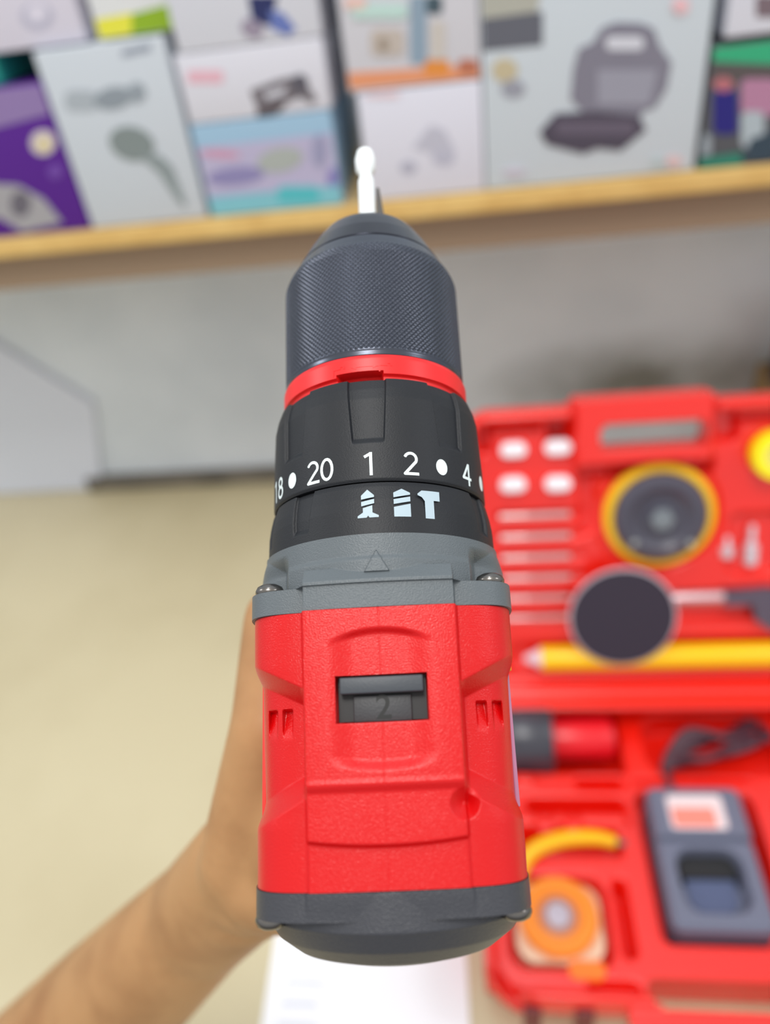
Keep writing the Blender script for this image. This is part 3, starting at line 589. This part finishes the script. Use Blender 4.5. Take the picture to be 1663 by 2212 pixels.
# chuck with real diamond knurling
def chuck_fn(P, S):
    prof = [(.0798, .0208), (.0804, .0213), (.0812, .0213), (.0818, .02145), (.1070, .02145), (.1088, .0208), (.1100, .0201), (.1128, .0186)]
    r = np.interp(S, *zip(*prof)) + 0 * P
    C = 114
    a = P * C / (2 * math.pi); b = S * C / (2 * math.pi * .0214)
    t1 = np.abs(((a + b * 1.0) % 1) - .5) * 2; t2 = np.abs(((a - b * 1.0) % 1) - .5) * 2
    kn = .62 * np.minimum(t1 * 1.5, 1) + .38 * np.minimum(t2 * 1.5, 1)
    zone = sm(S, .0817, .0821) * (1 - sm(S, .1086, .1096))
    r = r - .00044 * zone * (1 - kn)
    return r * np.cos(P), r * np.sin(P)
CHK = loft('chuck', np.linspace(.0798, .1128, 340), 900, 240, chuck_fn, CHUCK)
def nose_fn(P, S):
    r = np.interp(S, [.1126, .1129, .1133, .1185, .1222, .1238, .1244], [.0186, .0180, .0184, .0156, .0133, .0122, .0108]) + 0 * P
    return r * np.cos(P), r * np.sin(P)
loft('chuck_nose', np.unique(np.concatenate([np.linspace(.1126, .1244, 60)])), 160, 80, nose_fn, mat('black_polished_steel', (40, 42, 52), .22, metal=.7))
A0 = Matrix(((1, 0, 0, 0), (0, 0, 1, 0), (0, -1, 0, 0), (0, 0, 0, 1)))  # local z -> drill +y
for a, L in ((-12, .0172), (108, .0035), (228, .0035)):
    M = Matrix.Rotation(R_(-a), 4, 'Y')
    MB().add([M @ Vector(p) for p in [(.0022, .118, -.0013), (.0022, .118, .0013), (.0058, .118, .0013), (.0058, .118, -.0013), (.0026, .124 + L, -.0004), (.0026, .124 + L, .0004), (.0034, .124 + L, .0004), (.0034, .124 + L, -.0004)]],
             [(0, 1, 2, 3), (4, 5, 6, 7), (0, 1, 5, 4), (1, 2, 6, 5), (2, 3, 7, 6), (3, 0, 4, 7)]).build('chuck_jaw', STEELD, CHK)
MB().lathe([(.0022, .112), (.0022, .143), (.0017, .1445), (.0017, .1455), (.0027, .1468), (.0028, .150), (.0022, .1525), (0, .153)], A0, 32).build('driver_bit', mat('white_bit', (240, 244, 244), .35), drill)
# speed switch
MB().box((0, .0076, .0234), (.0164, .0080, .0006)).build('switch_well', BLK2, drill)
MB().box((0, .00995, .0256), (.0154, .0030, .0022), bev=.0003).build('switch_slider', BLK3, drill)
sc_ = MB(); sc_.box((0, .0058, .0240), (.0108, .0048, .0012), bev=.0002)
sc_.build('switch_plate', mat('switch_plate_black', (56, 56, 59), .45, bump=.4, bscale=2200, bdist=.0001), drill)
me = text_mesh('2', .0062); o = link('number_marking', me, mat('number_black', (6, 6, 7), .3), drill, Matrix.Translation((.0002, .0058, .02463)), smooth=False)
# side labels with raised lettering
for sx, col in ((1, (176, 120, 150)), (-1, (232, 60, 50))):
    e_ = MB(); e_.box((sx * .0250, -.0005, .002), (.0010, .026, .014), bev=.0003); pl = e_.build('side_label', mat('label_%d' % sx, col, .35), drill)
    l_ = MB()
    for i in range(11): l_.box((sx * .0258, .010 - i * .0021, -.001), (.0006, .0011, .0045 if i not in (0, 7, 9) else .0062))
    pl2 = l_.build('side_lettering', WHITEINK, pl)
MB().box((.0255, .0138, .000), (.0014, .0018, .016)).build('label_accent', mat('label_yellow', (246, 176, 20), .4), drill)
# handle, trigger, battery
def hdl(name, z0, z1, wx, wy, cy, mt, n=3.2, flare=0):
    v = []; f = []; N = 48; zs = np.linspace(z0, z1, 16)
    for i, z in enumerate(zs):
        t = i / 15; g = 1 + flare * (2 * t - 1) ** 2
        for k_ in range(N):
            a = 2 * math.pi * k_ / N; r = float(se(np.array(a), wx * g, wy * g, n)); v.append((r * math.cos(a), cy + r * math.sin(a) - .004 * t, z))
    for i in range(15):
        for k_ in range(N): f.append((i * N + k_, i * N + (k_ + 1) % N, (i + 1) * N + (k_ + 1) % N, (i + 1) * N + k_))
    f += [tuple(range(N)), tuple(range(15 * N, 16 * N))]
    return MB().add(v, f).build(name, mt, drill)
hdl('handle', -.0215, -.128, .0145, .0195, -.004, RED, flare=.12)
hdl('grip_pad', -.05, -.118, .0152, .0185, -.006, BLK, flare=.05)
MB().prism([(.012, -.024), (.026, -.026), (.022, -.036), (.023, -.047), (.012, -.05)], Matrix(((0, 0, 1, 0), (1, 0, 0, 0), (0, 1, 0, 0), (0, 0, 0, 1))), -.006, .006).build('trigger', BLK2, drill)
MB().box((0, .004, -.142), (.056, .078, .028), bev=.005).build('battery', BLK, drill)

# ================================================================== HAND AND FOREARM
def dl(x, s, z): return DM @ Vector((x / 1000, s / 1000, z / 1000))
seg = []
def chain(pts, rs):
    for i in range(len(pts) - 1): seg.append((pts[i], pts[i + 1], rs[i] / 1000, rs[i + 1] / 1000))
wrist = dl(-54, -42, -100)
zs = [-47, -66, -85, -102]; L = [1, 1.05, 1.0, .86]
tips = []
for i, z in enumerate(zs):
    k_ = L[i]; mcp = dl(-34.5 + i * .5, 4 - i * 1.5, z); pip = dl(-33, 4 + 31 * k_, z - 1); dip = dl(-3, 4 + 32 * k_ - 3, z - 1); tp = dl(20, 26 * k_ - 2, z); tp2 = dl(24, 12 * k_, z)
    chain([mcp, pip, dip, tp, tp2], [11.2, 9.4, 8.6, 8.2, 6.8]); tips.append(tp2)
    cm = dl(-47 - i * 1.0, -31, -70 - i * 11)
    chain([mcp, cm, wrist], [11.4, 12.6, 17])
chain([dl(-32, 2, -52), dl(-30, -28, -60), dl(-46, -38, -86)], [11, 13, 17])
chain([dl(-40, -36, -74), dl(-18, -36, -56), dl(4, -30, -50), dl(19, -14, -48), dl(20, 6, -50)], [16, 13.5, 10.5, 9.5, 7.6])
chain([dl(-30, -32, -100), dl(-48, -42, -100)], [13, 17])
elbow = cam_pt(-60, 2480, .390); mid = cam_pt(245, 2165, .330)
wl = cam_pt(435, 1980, .277)
chain([wrist, wl, mid, elbow], [18.8, 21.0, 29.0, 42])
chain([dl(-50, -34, -86), wl], [17, 20.5])
mb = MB()
for a, b_, r1, r2 in seg:
    d = (b_ - a); Ln = d.length; q = d.to_track_quat('Z', 'Y').to_matrix().to_4x4(); M = Matrix.Translation(a) @ q
    pr = [(0.00001, -r1)] + [(r1 * math.cos(t), r1 * math.sin(t)) for t in np.linspace(-1.3, 0, 6)] + [(r2 * math.cos(t), Ln + r2 * math.sin(t)) for t in np.linspace(0, 1.3, 6)] + [(.00001, Ln + r2)]
    mb.lathe(pr, M, 24)
SKIN = mat('skin', (184, 138, 92), .5, rgb2=(150, 104, 64), vscale=34, lo=.4, hi=.75, bump=.3, bscale=260, bdist=.0006, spec=.35, sss=.08)
tmp = mb.build('person', SKIN, smooth=False)
md = tmp.modifiers.new('r', 'REMESH'); md.mode = 'VOXEL'; md.voxel_size = .0016; md.use_smooth_shade = True
ms = tmp.modifiers.new('s', 'SMOOTH'); ms.iterations = 7; ms.factor = .6
bpy.context.view_layer.update()
me = bpy.data.meshes.new_from_object(tmp.evaluated_get(bpy.context.evaluated_depsgraph_get()))
tmp.modifiers.clear(); tmp.data = me; me.polygons.foreach_set('use_smooth', [True] * len(me.polygons))
if not me.materials: me.materials.append(SKIN)
tag(tmp, 'person with bare forearm reaching in from the lower left, left hand gripping the drill', 'person')
NAIL = mat('fingernail', (226, 178, 156), .3)
for i, z in enumerate(zs):
    MB().lathe([(.0, 0), (.0045, -.0004), (.0052, -.0012)], DM @ Matrix.Translation((.0290, .012 * L[i] + .002, z / 1000)) @ Matrix.Rotation(R_(78), 4, 'Y'), 20).build('fingernail', NAIL, tmp)
MB().lathe([(.0, 0), (.005, -.0004), (.006, -.0014)], DM @ Matrix.Translation((.0275, .003, -.050)) @ Matrix.Rotation(R_(85), 4, 'Y'), 20).build('fingernail', NAIL, tmp)
